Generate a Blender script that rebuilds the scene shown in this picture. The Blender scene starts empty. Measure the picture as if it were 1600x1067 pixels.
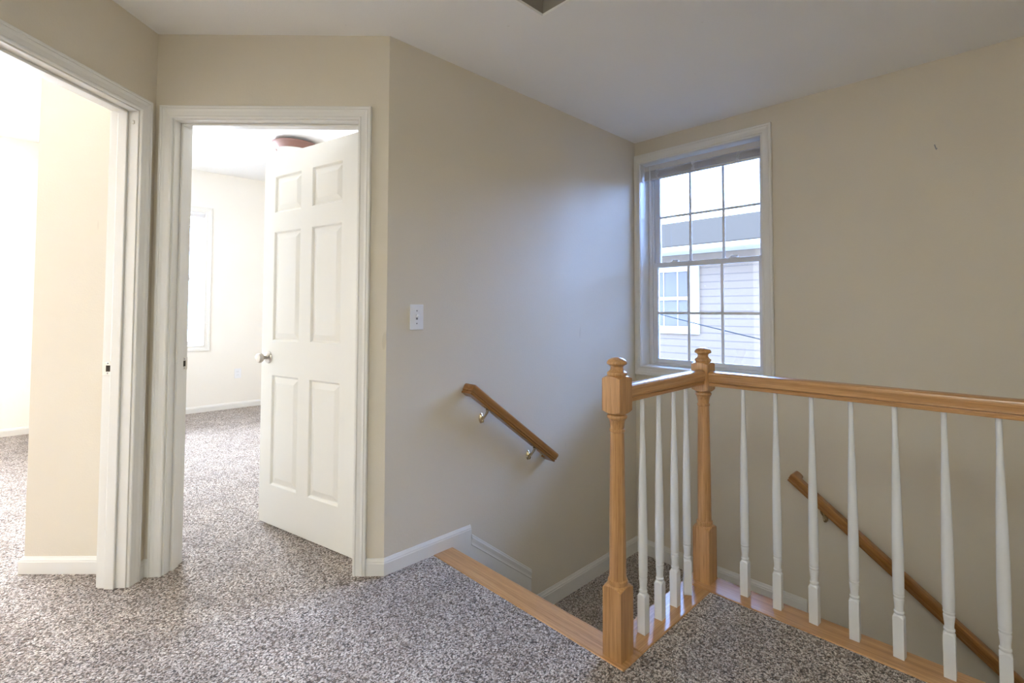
import bpy, bmesh, math, random
from mathutils import Vector, Matrix
random.seed(7)
COL = bpy.context.scene.collection
S2 = math.sqrt(.5)
PI = math.pi

# ------------------------------------------------------------------ layout (metres)
XB, YC, YW = -2.0376, 1.1206, 3.156          # stair wall, its outer corner, window wall
H, HR = 2.44, 2.79                           # hall / bedroom ceilings
XF = -6.72                                   # far outer wall of the bedrooms
XR = 1.75                                    # right end of the hall
LD = -.590                                   # stair landing level
def D2(a, b):                                # door-wall frame: a to the left, b towards the hall
    return (XB + S2*(-a+b), YC + S2*(-a-b))
def D3(a, b, z):
    x, y = D2(a, b); return (x, y, z)
DM = Matrix(((-S2, S2, 0, XB), (-S2, -S2, 0, YC), (0, 0, 1, 0), (0, 0, 0, 1)))   # (a,b,z) -> world

# ------------------------------------------------------------------ materials
def new_mat(name):
    m = bpy.data.materials.new(name); m.use_nodes = True
    nt = m.node_tree; b = nt.nodes['Principled BSDF']
    return m, nt, b
def nd(nt, kind, **kw):
    n = nt.nodes.new(kind)
    for k, v in kw.items():
        if k.startswith('i_'): n.inputs[k[2:].replace('_', ' ')].default_value = v
        else: setattr(n, k, v)
    return n
def L(nt, a, b): nt.links.new(a, b)
def ramp(nt, stops):
    r = nt.nodes.new('ShaderNodeValToRGB'); e = r.color_ramp.elements
    e[0].position, e[0].color = stops[0][0], (*stops[0][1], 1)
    e[1].position, e[1].color = stops[-1][0], (*stops[-1][1], 1)
    for p, c in stops[1:-1]:
        x = e.new(p); x.color = (*c, 1)
    return r
def srgb(r, g, b):
    f = lambda c: (c/255)/12.92 if c <= 10 else (((c/255)+.055)/1.055)**2.4
    return (f(r), f(g), f(b))
def plain(name, col, rough=.5, metal=0, spec=.5, bump=None, coat=0):
    m, nt, b = new_mat(name)
    b.inputs['Base Color'].default_value = (*col, 1)
    b.inputs['Roughness'].default_value = rough
    b.inputs['Metallic'].default_value = metal
    b.inputs['Specular IOR Level'].default_value = spec
    b.inputs['Coat Weight'].default_value = coat
    if bump:
        sc, st, di = bump
        tc = nd(nt, 'ShaderNodeTexCoord')
        n = nd(nt, 'ShaderNodeTexNoise'); n.inputs['Scale'].default_value = sc; n.inputs['Detail'].default_value = 3
        L(nt, tc.outputs['Object'], n.inputs['Vector'])
        bp = nd(nt, 'ShaderNodeBump'); bp.inputs['Strength'].default_value = st; bp.inputs['Distance'].default_value = di
        L(nt, n.outputs['Fac'], bp.inputs['Height']); L(nt, bp.outputs['Normal'], b.inputs['Normal'])
    return m

def paint(name, col, rough=.62):
    """rolled wall paint: orange-peel bump, faint trowel swirls, slight mottling, few scuffs"""
    m, nt, b = new_mat(name)
    tc = nd(nt, 'ShaderNodeTexCoord')
    n1 = nd(nt, 'ShaderNodeTexNoise'); n1.inputs['Scale'].default_value = 130; n1.inputs['Detail'].default_value = 2
    n2 = nd(nt, 'ShaderNodeTexNoise'); n2.inputs['Scale'].default_value = 4.2; n2.inputs['Detail'].default_value = 3
    n3 = nd(nt, 'ShaderNodeTexNoise'); n3.inputs['Scale'].default_value = 1.3; n3.inputs['Detail'].default_value = 2
    for n in (n1, n2, n3): L(nt, tc.outputs['Object'], n.inputs['Vector'])
    mp = nd(nt, 'ShaderNodeMapping'); mp.inputs['Scale'].default_value = (9, 9, 1.6); mp.inputs['Rotation'].default_value = (.5, .35, .2)
    L(nt, tc.outputs['Object'], mp.inputs['Vector'])
    n4 = nd(nt, 'ShaderNodeTexNoise'); n4.inputs['Scale'].default_value = 2.4; n4.inputs['Detail'].default_value = 1
    L(nt, mp.outputs['Vector'], n4.inputs['Vector'])
    scuff = ramp(nt, [(.17, (.90, .89, .88)), (.20, (1, 1, 1))])
    L(nt, n4.outputs['Fac'], scuff.inputs['Fac'])
    mott = ramp(nt, [(.3, (.97, .97, .97)), (.7, (1, 1, 1))])
    L(nt, n3.outputs['Fac'], mott.inputs['Fac'])
    mx = nd(nt, 'ShaderNodeMix', data_type='RGBA', blend_type='MULTIPLY'); mx.inputs[0].default_value = 1
    L(nt, scuff.outputs['Color'], mx.inputs[6]); L(nt, mott.outputs['Color'], mx.inputs[7])
    mx2 = nd(nt, 'ShaderNodeMix', data_type='RGBA', blend_type='MULTIPLY'); mx2.inputs[0].default_value = 1
    L(nt, mx.outputs[2], mx2.inputs[6]); mx2.inputs[7].default_value = (*col, 1)
    L(nt, mx2.outputs[2], b.inputs['Base Color'])
    add = nd(nt, 'ShaderNodeMath', operation='MULTIPLY_ADD'); add.inputs[1].default_value = .55
    L(nt, n2.outputs['Fac'], add.inputs[0]); L(nt, n1.outputs['Fac'], add.inputs[2])
    vo = nd(nt, 'ShaderNodeTexVoronoi'); vo.inputs['Scale'].default_value = 2.6; L(nt, tc.outputs['Object'], vo.inputs['Vector'])
    k1 = nd(nt, 'ShaderNodeMath', operation='MULTIPLY'); k1.inputs[1].default_value = 95; L(nt, vo.outputs['Distance'], k1.inputs[0])
    k2 = nd(nt, 'ShaderNodeMath', operation='SINE'); L(nt, k1.outputs[0], k2.inputs[0])
    km = ramp(nt, [(.50, (0, 0, 0)), (.66, (1, 1, 1))]); L(nt, n2.outputs['Fac'], km.inputs['Fac'])
    k3 = nd(nt, 'ShaderNodeMath', operation='MULTIPLY'); L(nt, k2.outputs[0], k3.inputs[0]); L(nt, km.outputs['Color'], k3.inputs[1])
    k4 = nd(nt, 'ShaderNodeMath', operation='MULTIPLY_ADD'); k4.inputs[1].default_value = .07; L(nt, k3.outputs[0], k4.inputs[0]); L(nt, add.outputs[0], k4.inputs[2]); add = k4
    bp = nd(nt, 'ShaderNodeBump'); bp.inputs['Strength'].default_value = .12; bp.inputs['Distance'].default_value = .004
    L(nt, add.outputs[0], bp.inputs['Height']); L(nt, bp.outputs['Normal'], b.inputs['Normal'])
    b.inputs['Roughness'].default_value = rough; b.inputs['Specular IOR Level'].default_value = .3
    return m

def oak(name, axis, tone=1.0, cols=((.36, .175, .060), (.48, .262, .105), (.58, .345, .155))):
    m, nt, b = new_mat(name)
    tc = nd(nt, 'ShaderNodeTexCoord')
    def mapped(sx, along):
        mp = nd(nt, 'ShaderNodeMapping'); s = [sx]*3; s[axis] = along; mp.inputs['Scale'].default_value = s
        L(nt, tc.outputs['Object'], mp.inputs['Vector']); return mp
    g = nd(nt, 'ShaderNodeTexNoise'); g.inputs['Scale'].default_value = 1; g.inputs['Detail'].default_value = 5; g.inputs['Roughness'].default_value = .6
    L(nt, mapped(230, 4.0).outputs['Vector'], g.inputs['Vector'])
    w = nd(nt, 'ShaderNodeTexNoise'); w.inputs['Scale'].default_value = 1; w.inputs['Detail'].default_value = 3; w.inputs['Distortion'].default_value = .6
    L(nt, mapped(75, 1.6).outputs['Vector'], w.inputs['Vector'])
    pore = nd(nt, 'ShaderNodeTexNoise'); pore.inputs['Scale'].default_value = 1; pore.inputs['Detail'].default_value = 1
    L(nt, mapped(520, 14).outputs['Vector'], pore.inputs['Vector'])
    t = tone
    r1 = ramp(nt, [(p_, tuple(c_*t for c_ in k_)) for p_, k_ in zip((.22, .52, .80), cols)])
    L(nt, w.outputs['Fac'], r1.inputs['Fac'])
    r2 = ramp(nt, [(.32, (.66, .60, .52)), (.55, (1, 1, 1))])
    L(nt, g.outputs['Fac'], r2.inputs['Fac'])
    r3 = ramp(nt, [(.30, (.62, .55, .48)), (.40, (1, 1, 1))])
    L(nt, pore.outputs['Fac'], r3.inputs['Fac'])
    m1 = nd(nt, 'ShaderNodeMix', data_type='RGBA', blend_type='MULTIPLY'); m1.inputs[0].default_value = .85
    L(nt, r1.outputs['Color'], m1.inputs[6]); L(nt, r2.outputs['Color'], m1.inputs[7])
    m2 = nd(nt, 'ShaderNodeMix', data_type='RGBA', blend_type='MULTIPLY'); m2.inputs[0].default_value = .7
    L(nt, m1.outputs[2], m2.inputs[6]); L(nt, r3.outputs['Color'], m2.inputs[7])
    L(nt, m2.outputs[2], b.inputs['Base Color'])
    b.inputs['Roughness'].default_value = .30; b.inputs['Coat Weight'].default_value = .35; b.inputs['Coat Roughness'].default_value = .16
    bp = nd(nt, 'ShaderNodeBump'); bp.inputs['Strength'].default_value = .10; bp.inputs['Distance'].default_value = .002
    L(nt, g.outputs['Fac'], bp.inputs['Height']); L(nt, bp.outputs['Normal'], b.inputs['Normal'])
    return m

def carpet():
    """cut-pile carpet of mixed brown, grey and cream yarns: leaning tufts, each of one yarn colour"""
    m, nt, b = new_mat('carpet')
    tc = nd(nt, 'ShaderNodeTexCoord')
    warp = nd(nt, 'ShaderNodeTexNoise'); warp.inputs['Scale'].default_value = 45; warp.inputs['Detail'].default_value = 3
    L(nt, tc.outputs['Object'], warp.inputs['Vector'])
    mv = nd(nt, 'ShaderNodeMix', data_type='RGBA', blend_type='LINEAR_LIGHT'); mv.inputs[0].default_value = .011
    L(nt, tc.outputs['Object'], mv.inputs[6]); L(nt, warp.outputs['Color'], mv.inputs[7])
    mp = nd(nt, 'ShaderNodeMapping'); mp.inputs['Rotation'].default_value = (0, 0, .12); mp.inputs['Scale'].default_value = (1.3, 1.0, 1)
    L(nt, mv.outputs[2], mp.inputs['Vector'])
    v = nd(nt, 'ShaderNodeTexVoronoi'); v.inputs['Scale'].default_value = 135
    L(nt, mp.outputs['Vector'], v.inputs['Vector'])
    n = nd(nt, 'ShaderNodeTexNoise'); n.inputs['Scale'].default_value = 175; n.inputs['Detail'].default_value = 5; n.inputs['Roughness'].default_value = .62
    L(nt, mp.outputs['Vector'], n.inputs['Vector'])
    sep = nd(nt, 'ShaderNodeSeparateColor'); L(nt, v.outputs['Color'], sep.inputs['Color'])
    yarn = ramp(nt, [(.0, (.22, .155, .115)), (.20, (.42, .33, .27)), (.42, (.64, .55, .485)), (.66, (.80, .72, .655)), (1, (.92, .87, .81))])
    yarn.color_ramp.interpolation = 'LINEAR'
    L(nt, sep.outputs['Red'], yarn.inputs['Fac'])
    gap = ramp(nt, [(.33, (.055, .042, .036)), (.44, (.52, .49, .46)), (.53, (1.06, 1.05, 1.04))])  # shade between the tufts put into the colour
    gd = nd(nt, 'ShaderNodeMath', operation='MULTIPLY_ADD'); gd.inputs[1].default_value = -.34; L(nt, v.outputs['Distance'], gd.inputs[0])
    ga = nd(nt, 'ShaderNodeMath', operation='ADD'); ga.inputs[1].default_value = .15; L(nt, n.outputs['Fac'], ga.inputs[0]); L(nt, ga.outputs[0], gd.inputs[2])
    L(nt, gd.outputs[0], gap.inputs['Fac'])
    big = nd(nt, 'ShaderNodeTexNoise'); big.inputs['Scale'].default_value = 6; big.inputs['Detail'].default_value = 4
    L(nt, tc.outputs['Object'], big.inputs['Vector'])
    rb = ramp(nt, [(.38, (.80, .79, .79)), (.62, (1.0, 1.0, 1.0))]); L(nt, big.outputs['Fac'], rb.inputs['Fac'])
    m0 = nd(nt, 'ShaderNodeMix', data_type='RGBA', blend_type='MULTIPLY'); m0.inputs[0].default_value = 1
    L(nt, yarn.outputs['Color'], m0.inputs[6]); L(nt, gap.outputs['Color'], m0.inputs[7])
    mm = nd(nt, 'ShaderNodeMix', data_type='RGBA', blend_type='MULTIPLY'); mm.inputs[0].default_value = 1
    L(nt, m0.outputs[2], mm.inputs[6]); L(nt, rb.outputs['Color'], mm.inputs[7])
    L(nt, mm.outputs[2], b.inputs['Base Color'])
    b.inputs['Roughness'].default_value = 1; b.inputs['Specular IOR Level'].default_value = .08
    b.inputs['Sheen Weight'].default_value = .2; b.inputs['Sheen Roughness'].default_value = .6
    hh = nd(nt, 'ShaderNodeMath', operation='MULTIPLY_ADD'); hh.inputs[1].default_value = -.45
    L(nt, v.outputs['Distance'], hh.inputs[0]); L(nt, n.outputs['Fac'], hh.inputs[2])
    bp = nd(nt, 'ShaderNodeBump'); bp.inputs['Strength'].default_value = 1; bp.inputs['Distance'].default_value = .011
    L(nt, hh.outputs[0], bp.inputs['Height']); L(nt, bp.outputs['Normal'], b.inputs['Normal'])
    return m

def glass():
    m = bpy.data.materials.new('window_glass'); m.use_nodes = True; nt = m.node_tree
    nt.nodes.remove(nt.nodes['Principled BSDF']); out = nt.nodes['Material Output']
    t = nd(nt, 'ShaderNodeBsdfTransparent'); t.inputs['Color'].default_value = (.95, .97, .98, 1)
    g = nd(nt, 'ShaderNodeBsdfGlossy'); g.inputs['Roughness'].default_value = .02
    f = nd(nt, 'ShaderNodeFresnel'); f.inputs['IOR'].default_value = 1.45
    mx = nd(nt, 'ShaderNodeMixShader')
    L(nt, f.outputs[0], mx.inputs[0]); L(nt, t.outputs[0], mx.inputs[1]); L(nt, g.outputs[0], mx.inputs[2])
    L(nt, mx.outputs[0], out.inputs['Surface'])
    return m

def striped(name, colA, colB, axis, period, frac, rough=.7):
    """courses of siding / shingles: a thin second-colour line every period"""
    m, nt, b = new_mat(name)
    tc = nd(nt, 'ShaderNodeTexCoord'); sp = nd(nt, 'ShaderNodeSeparateXYZ'); L(nt, tc.outputs['Object'], sp.inputs[0])
    d = nd(nt, 'ShaderNodeMath', operation='DIVIDE'); d.inputs[1].default_value = period; L(nt, sp.outputs[axis], d.inputs[0])
    fr = nd(nt, 'ShaderNodeMath', operation='FRACT'); L(nt, d.outputs[0], fr.inputs[0])
    lt = nd(nt, 'ShaderNodeMath', operation='LESS_THAN'); lt.inputs[1].default_value = frac; L(nt, fr.outputs[0], lt.inputs[0])
    n = nd(nt, 'ShaderNodeTexNoise'); n.inputs['Scale'].default_value = 14; L(nt, tc.outputs['Object'], n.inputs['Vector'])
    ml = nd(nt, 'ShaderNodeMath', operation='MULTIPLY'); L(nt, lt.outputs[0], ml.inputs[0]); ml.inputs[1].default_value = .9
    mx = nd(nt, 'ShaderNodeMix', data_type='RGBA'); L(nt, ml.outputs[0], mx.inputs[0])
    mx.inputs[6].default_value = (*colA, 1); mx.inputs[7].default_value = (*colB, 1)
    L(nt, mx.outputs[2], b.inputs['Base Color']); b.inputs['Roughness'].default_value = rough; b.inputs['Specular IOR Level'].default_value = 0
    return m

M = {}
M['wall'] = paint('wall_paint', (.665, .61, .51))
M['ceiling'] = paint('ceiling_paint', (.90, .90, .89), .8)
M['roomwall'] = paint('bedroom_wall_whitened', (.84, .81, .75))  # whiter than the hall cream, putting the overexposed room light into the colour
M['roomceil'] = paint('bedroom_ceiling_paint', (.85, .85, .84), .8)
M['trim'] = plain('trim_paint', (.74, .73, .70), .30, bump=(60, .05, .002))
M['white'] = plain('white_gloss_paint', (.71, .73, .76), .25, bump=(55, .05, .002))
M['door'] = plain('door_paint', (.82, .81, .77), .38, bump=(90, .06, .002))
M['vinyl'] = plain('white_vinyl', (.74, .76, .80), .35)
M['blind'] = plain('blind_vinyl', (.62, .61, .62), .45)
M['plate'] = plain('plate_plastic', (.80, .81, .83), .3)
M['oakX'] = oak('oak_grain_x', 0); M['oakY'] = oak('oak_grain_y', 1); M['oakZ'] = oak('oak_grain_z', 2)
M['railoak'] = oak('stained_oak_rail', 0, 1, ((.22, .088, .018), (.33, .148, .040), (.42, .21, .066)))
M['carpet'] = carpet()
M['glass'] = glass()
M['shaft'] = plain('darkened_shaft', (.30, .275, .235), .8)  # recess shade put into the colour, since the added uplight brightens the shaft
M['nickel'] = plain('satin_nickel', (.62, .58, .53), .28, 1)
M['brass'] = plain('antique_brass', (.66, .56, .38), .18, 1)
M['dark'] = plain('dark_recess', (.03, .022, .018), .8)
M['screw'] = plain('screw_grey', (.25, .25, .26), .4, .6)
M['bowl'] = plain('frosted_bowl', (.80, .82, .78), .45)
M['rim'] = plain('cherry_wood_rim', (.23, .12, .095), .4)
M['siding'] = striped('vinyl_siding', (.155, .104, .066), (.100, .070, .050), 2, .116, .14)  # siding and roof darker than real, putting the outdoor exposure into the colour
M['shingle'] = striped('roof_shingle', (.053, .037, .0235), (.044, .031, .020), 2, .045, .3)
M['outtrim'] = plain('exterior_trim', (.34, .28, .20), .5)
M['outglass'] = plain('neighbour_glass', (.110, .084, .066), .15, spec=.15)
M['cable'] = plain('cable_black', (.015, .014, .013), .7, spec=.1)
M['ground'] = plain('yard_ground', (.68, .67, .66), .9, bump=(8, .3, .05))

# ------------------------------------------------------------------ mesh helpers
class MB:
    def __init__(self): self.bm = bmesh.new()
    def quad(self, *pts):
        return self.bm.faces.new([self.bm.verts.new(p) for p in pts])
    def box(self, x0, x1, y0, y1, z0, z1, mat=None):
        P = [(x0,y0,z0),(x1,y0,z0),(x1,y1,z0),(x0,y1,z0),(x0,y0,z1),(x1,y0,z1),(x1,y1,z1),(x0,y1,z1)]
        if mat is not None: P = [mat @ Vector(p) for p in P]
        v = [self.bm.verts.new(p) for p in P]
        for f in ((0,3,2,1),(4,5,6,7),(0,1,5,4),(1,2,6,5),(2,3,7,6),(3,0,4,7)): self.bm.faces.new([v[i] for i in f])
        return self
    def prism(self, poly, z0, z1):
        a = [self.bm.verts.new((x, y, z0)) for x, y in poly]; b = [self.bm.verts.new((x, y, z1)) for x, y in poly]
        n = len(poly)
        for i in range(n): self.bm.faces.new((a[i], a[(i+1)%n], b[(i+1)%n], b[i]))
        self.bm.faces.new(a[::-1]); self.bm.faces.new(b); return self
    def rings(self, rings, cap0=True, cap1=True, closed=True):
        R = [[self.bm.verts.new(p) for p in r] for r in rings]; n = len(R[0])
        for i in range(len(R)-1):
            for j in range(n if closed else n-1):
                self.bm.faces.new((R[i][j], R[i][(j+1)%n], R[i+1][(j+1)%n], R[i+1][j]))
        if cap0: self.bm.faces.new(R[0][::-1])
        if cap1: self.bm.faces.new(R[-1])
        return self
    def lathe(self, prof, seg=32, mat=None, cap0=True, cap1=True):
        rs = []
        for r, z in prof:
            ring = [Vector((r*math.cos(2*PI*k/seg), r*math.sin(2*PI*k/seg), z)) for k in range(seg)]
            rs.append([mat @ p for p in ring] if mat is not None else ring)
        return self.rings(rs, cap0, cap1)
    def tube(self, pts, r, seg=10):
        pts = [Vector(p) for p in pts]; rs = []
        for i, p in enumerate(pts):
            d = (pts[min(i+1, len(pts)-1)] - pts[max(i-1, 0)]).normalized()
            u = d.cross(Vector((0, 0, 1)));
            if u.length < 1e-3: u = d.cross(Vector((1, 0, 0)))
            u.normalize(); w = u.cross(d)
            rr = r[i] if isinstance(r, (list, tuple)) else r
            rs.append([p + u*rr*math.cos(2*PI*k/seg) + w*rr*math.sin(2*PI*k/seg) for k in range(seg)])
        return self.rings(rs)
    def sweep(self, path, prof, up, closed_prof=True, caps=True):
        """mitred sweep; path lies in the plane whose normal is up; prof = (side, up) pairs"""
        path = [Vector(p) for p in path]; up = Vector(up).normalized(); rs = []
        n = len(path)
        for i, p in enumerate(path):
            d0 = (p - path[i-1]).normalized() if i > 0 else None
            d1 = (path[i+1] - p).normalized() if i < n-1 else None
            if d0 is None: d0 = d1
            if d1 is None: d1 = d0
            s0, s1 = d0.cross(up), d1.cross(up)
            m = (s0+s1).normalized(); k = 1/max(.2, m.dot(s0))
            rs.append([p + m*k*a + up*b for a, b in prof])
        return self.rings(rs, caps, caps, closed_prof)
    def obj(self, name, mat, parent=None, smooth=False, bevel=0, seg=2, angle=35):
        bmesh.ops.recalc_face_normals(self.bm, faces=self.bm.faces)
        me = bpy.data.meshes.new(name); self.bm.to_mesh(me); self.bm.free()
        o = bpy.data.objects.new(name, me); COL.objects.link(o)
        me.materials.append(M[mat] if isinstance(mat, str) else mat)
        if smooth:
            for p in me.polygons: p.use_smooth = True
            try: me.set_sharp_from_angle(angle=math.radians(angle))
            except Exception: pass
        if bevel:
            md = o.modifiers.new('bevel', 'BEVEL'); md.width = bevel; md.segments = seg; md.limit_method = 'ANGLE'
            md.angle_limit = math.radians(40); md.harden_normals = False
        if parent is not None: o.parent = parent
        return o
def struct(o): o['kind'] = 'structure'; return o
def tag(o, label, cat, group=None):
    o['label'] = label; o['category'] = cat
    if group: o['group'] = group
    return o
def empty(name, loc=(0, 0, 0)):
    o = bpy.data.objects.new(name, None); COL.objects.link(o); o.location = loc
    o.empty_display_size = .1; return o
def under(root, *objs):
    """parent world-space meshes to an Empty at root.location"""
    for o in objs:
        o.parent = root; o.matrix_parent_inverse = Matrix.Translation(-Vector(root.location))
    return root

def wall_mesh(p0, p1, thick, z0, z1, holes=(), name='wall', mat='wall'):
    """wall face runs p0->p1; body lies on the left side of that direction"""
    p0, p1 = Vector((*p0, 0)), Vector((*p1, 0)); d = p1-p0; ln = d.length; d.normalize(); nrm = Vector((-d.y, d.x, 0))
    T = Matrix(((d.x, nrm.x, 0, p0.x), (d.y, nrm.y, 0, p0.y), (0, 0, 1, 0), (0, 0, 0, 1)))
    ss = sorted({0, ln, *[h[0] for h in holes], *[h[1] for h in holes]}); zs = sorted({z0, z1, *[h[2] for h in holes], *[h[3] for h in holes]})
    m = MB(); bm = m.bm; cache = {}
    def V(s, t, z):
        k = (round(s, 5), round(t, 5), round(z, 5))
        if k not in cache: cache[k] = bm.verts.new(T @ Vector((s, t, z)))
        return cache[k]
    def solid(i, j):
        if i < 0 or j < 0 or i >= len(ss)-1 or j >= len(zs)-1: return False
        cs, cz = (ss[i]+ss[i+1])/2, (zs[j]+zs[j+1])/2
        return not any(h[0] < cs < h[1] and h[2] < cz < h[3] for h in holes)
    for i in range(len(ss)-1):
        for j in range(len(zs)-1):
            if not solid(i, j): continue
            a, b, c, e = ss[i], ss[i+1], zs[j], zs[j+1]
            bm.faces.new((V(a,0,c), V(b,0,c), V(b,0,e), V(a,0,e)))
            bm.faces.new((V(a,thick,c), V(a,thick,e), V(b,thick,e), V(b,thick,c)))
            if not solid(i-1, j): bm.faces.new((V(a,0,c), V(a,0,e), V(a,thick,e), V(a,thick,c)))
            if not solid(i+1, j): bm.faces.new((V(b,0,c), V(b,thick,c), V(b,thick,e), V(b,0,e)))
            if not solid(i, j-1): bm.faces.new((V(a,0,c), V(a,thick,c), V(b,thick,c), V(b,0,c)))
            if not solid(i, j+1): bm.faces.new((V(a,0,e), V(b,0,e), V(b,thick,e), V(a,thick,e)))
    return struct(m.obj(name, mat))

# ------------------------------------------------------------------ shell
NOS_Y0, NOS_Y1 = 1.374, 1.490          # nosing strip at the top of the stairs
ST_X0, ST_X1 = -1.070, -.940           # strip under the short rail
ST_Y0, ST_Y1 = 2.010, 2.143            # strip under the long rail
BACK = 4.4                             # hall depth behind the camera along b

lw0 = D2(1.06, BACK)                   # left wall end behind the camera
# back wall runs along -a from there to x = XR
aR = (XB + S2*BACK - XR)/S2            # solves x = XR at b = BACK
bk = D2(aR, BACK)

fl = MB()
fl.box(XF, XR, -3.3, NOS_Y0, -.03, 0)
fl.box(ST_X1, XR, NOS_Y0, ST_Y0, -.03, 0)
fl.box(XF, XB-.115, NOS_Y0, YW, -.03, 0)
struct(fl.obj('floor', 'carpet'))

wall_mesh((XB, YC), (XB, YW), .115, -2.9, HR, name='wall_stair')
DO0, DO1 = .140, .972                  # clear opening of the bedroom door (a)
wall_mesh(D2(1.18, 0), D2(0, 0), .115, 0, HR, holes=[(1.18-DO1-.012, 1.18-DO0+.012, 0, 2.056)], name='wall_door')
LO0, LO1 = .098, .910                  # clear opening in the left wall (b)
wall_mesh(D2(1.06, BACK), D2(1.06, -.10), .118, 0, HR, holes=[(BACK-LO1-.012, BACK-LO0+.012, 0, 2.056)], name='wall_left')
# stair window opening
WX0, WX1, WZ0, WZ1 = -1.995, -1.115, .765, 2.275
wall_mesh((XF, YW), (XR, YW), .19, -2.9, HR, holes=[(WX0-XF, WX1-XF, WZ0, WZ1)], name='wall_window')
# bedroom windows in the far wall
W2 = (.52, 1.385, .765, 2.30); W3 = (-2.55, -.30, .765, 2.30)
wall_mesh((XF, -3.2), (XF, YW), .19, 0, HR, holes=[(W2[0]+3.2, W2[1]+3.2, W2[2], W2[3]), (W3[0]+3.2, W3[1]+3.2, W3[2], W3[3])], name='wall_far', mat='roomwall')
wall_mesh((XR, YW), (XR, bk[1]-.2), .12, -2.9, HR, name='wall_right')
BL = math.hypot(lw0[0]-bk[0], lw0[1]-bk[1])
wall_mesh(bk, lw0, .12, 0, HR, name='wall_back')
# pier and partition between the two bedrooms
pm = MB(); pm.box(1.10, 1.612, -.16, -.028, 0, HR, DM); struct(pm.obj('wall_pier', 'wall'))
px, py = D2(1.612, -.028)
pm = MB(); pm.box(XF, px+.012, py+.020, py+.135, 0, HR); struct(pm.obj('wall_partition', 'roomwall'))
wall_mesh((lw0[0]-.09, lw0[1]+.1), (lw0[0]-.09, -3.2), .12, 0, HR, name='wall_east', mat='roomwall')
wall_mesh((lw0[0]+.03, -3.2), (XF, -3.2), .12, 0, HR, name='wall_south', mat='roomwall')
# solid under the hall floor, forming the lower sides of the stairwell
pm = MB(); pm.box(-1.055, XR, 1.40, 2.128, -2.9, -.031); pm.box(XB, -1.055, 1.2, 1.462, -2.9, -.031)
struct(pm.obj('wall_stairwell', 'wall'))
pm = MB(); pm.box(XB, XR, 1.46, YW, -2.95, -2.76); struct(pm.obj('floor_lower', 'carpet'))

# ceilings (hall with the square opening of the attic hatch)
HX0, HX1, HY0, HY1 = -1.428, -.80, .78, 1.503
outer = [(XB, YC), (XB, YW), (XR, YW), (XR, bk[1]), bk, lw0, D2(1.06, 0)]
m = MB(); bm = m.bm
def loop(pts):
    v = [bm.verts.new((x, y, H)) for x, y in pts]
    return [bm.edges.new((v[i], v[(i+1) % len(v)])) for i in range(len(v))]
ed = loop(outer[:4] + outer[5:]) + loop([(HX0, HY0), (HX1, HY0), (HX1, HY1), (HX0, HY1)])
bmesh.ops.triangle_fill(bm, use_beauty=True, use_dissolve=False, edges=ed)
ext = bmesh.ops.extrude_face_region(bm, geom=list(bm.faces))
bmesh.ops.translate(bm, vec=(0, 0, .012), verts=[g for g in ext['geom'] if isinstance(g, bmesh.types.BMVert)])
struct(m.obj('ceiling', 'ceiling'))
m = MB(); m.box(XF-.2, XR+.12, -3.4, YW+.19, HR, HR+.1); struct(m.obj('ceiling_bedrooms', 'roomceil'))
hatch = empty('attic_hatch', ((HX0+HX1)/2, (HY0+HY1)/2, H))
hm = MB()
e = .018
hm.box(HX0-e, HX0, HY0-e, HY1+e, H+.0125, H+.28); hm.box(HX1, HX1+e, HY0-e, HY1+e, H+.0125, H+.28)
hm.box(HX0, HX1, HY0-e, HY0, H+.0125, H+.28); hm.box(HX0, HX1, HY1, HY1+e, H+.0125, H+.28)
hs = hm.obj('hatch_shaft', 'shaft')
hp = MB().box(HX0, HX1, HY0, HY1, H+.235, H+.255).obj('hatch_panel', 'ceiling')
under(hatch, hs, hp); hatch['kind'] = 'structure'
tag(hatch, 'square attic hatch recess cut into the hall ceiling', 'hatch')

# ------------------------------------------------------------------ mouldings
CASE = [(0, 0), (0, .010), (.004, .0125), (.009, .0125), (.011, .0105), (.030, .0125), (.041, .0165), (.045, .0145), (.048, .0165), (.0545, .0165), (.057, .0135), (.057, 0)]
def casing(name, pts, out, T, scale=None, closed=False):
    """mitred casing round an opening. pts: opening corners (s,z); out: outward sign vectors per corner; T maps (s,t,z)"""
    m = MB(); rs = []
    for (s, z), (os, oz) in zip(pts, out):
        rs.append([T @ Vector((s+os*w, t, z+oz*w)) for w, t in CASE])
    if closed: rs.append(rs[0])
    m.rings(rs, not closed, not closed)
    if closed: bmesh.ops.remove_doubles(m.bm, verts=m.bm.verts, dist=1e-6)
    return m.obj(name, 'trim')
BASE = [(0, 0), (.0125, 0), (.0125, .052), (.0105, .056), (.0105, .060), (.0075, .066), (.0045, .073), (0, .073)]
def baseboard(name, path, prof=BASE, z=0, mat='trim'):
    """path in plan, wall on the left of travel direction; profile (out, up)"""
    m = MB()
    # sweep side vector d x up points to the right = out of the wall
    m.sweep([(x, y, z) for x, y in path], prof, (0, 0, 1))
    return struct(m.obj(name, mat))
TALL = [(0, 0), (.0125, 0), (.0125, .078), (.0100, .082), (.0100, .088), (.0065, .095), (.0035, .107), (0, .107)]

baseboard('baseboard_corner', [D2(.084, 0), D2(0, 0), (XB, 1.604)])
baseboard('baseboard_pocket', [D2(1.06, .036), D2(1.06, 0), D2(1.029, 0)])
baseboard('baseboard_left', [D2(1.06, BACK-.01), D2(1.06, .975)])
baseboard('baseboard_landing', [(XB, 2.045), (XB, YW), (-.895, YW)], TALL, LD)
baseboard('baseboard_pier', [D2(1.20, -.028), D2(1.612, -.028), (px-.016, py+.020), (XF, py+.020)][::-1])
baseboard('baseboard_far', [(XF, py+.14), (XF, YW-.12)])
baseboard('baseboard_west', [(XF, -3.19), (XF, py+.015)])

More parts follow.
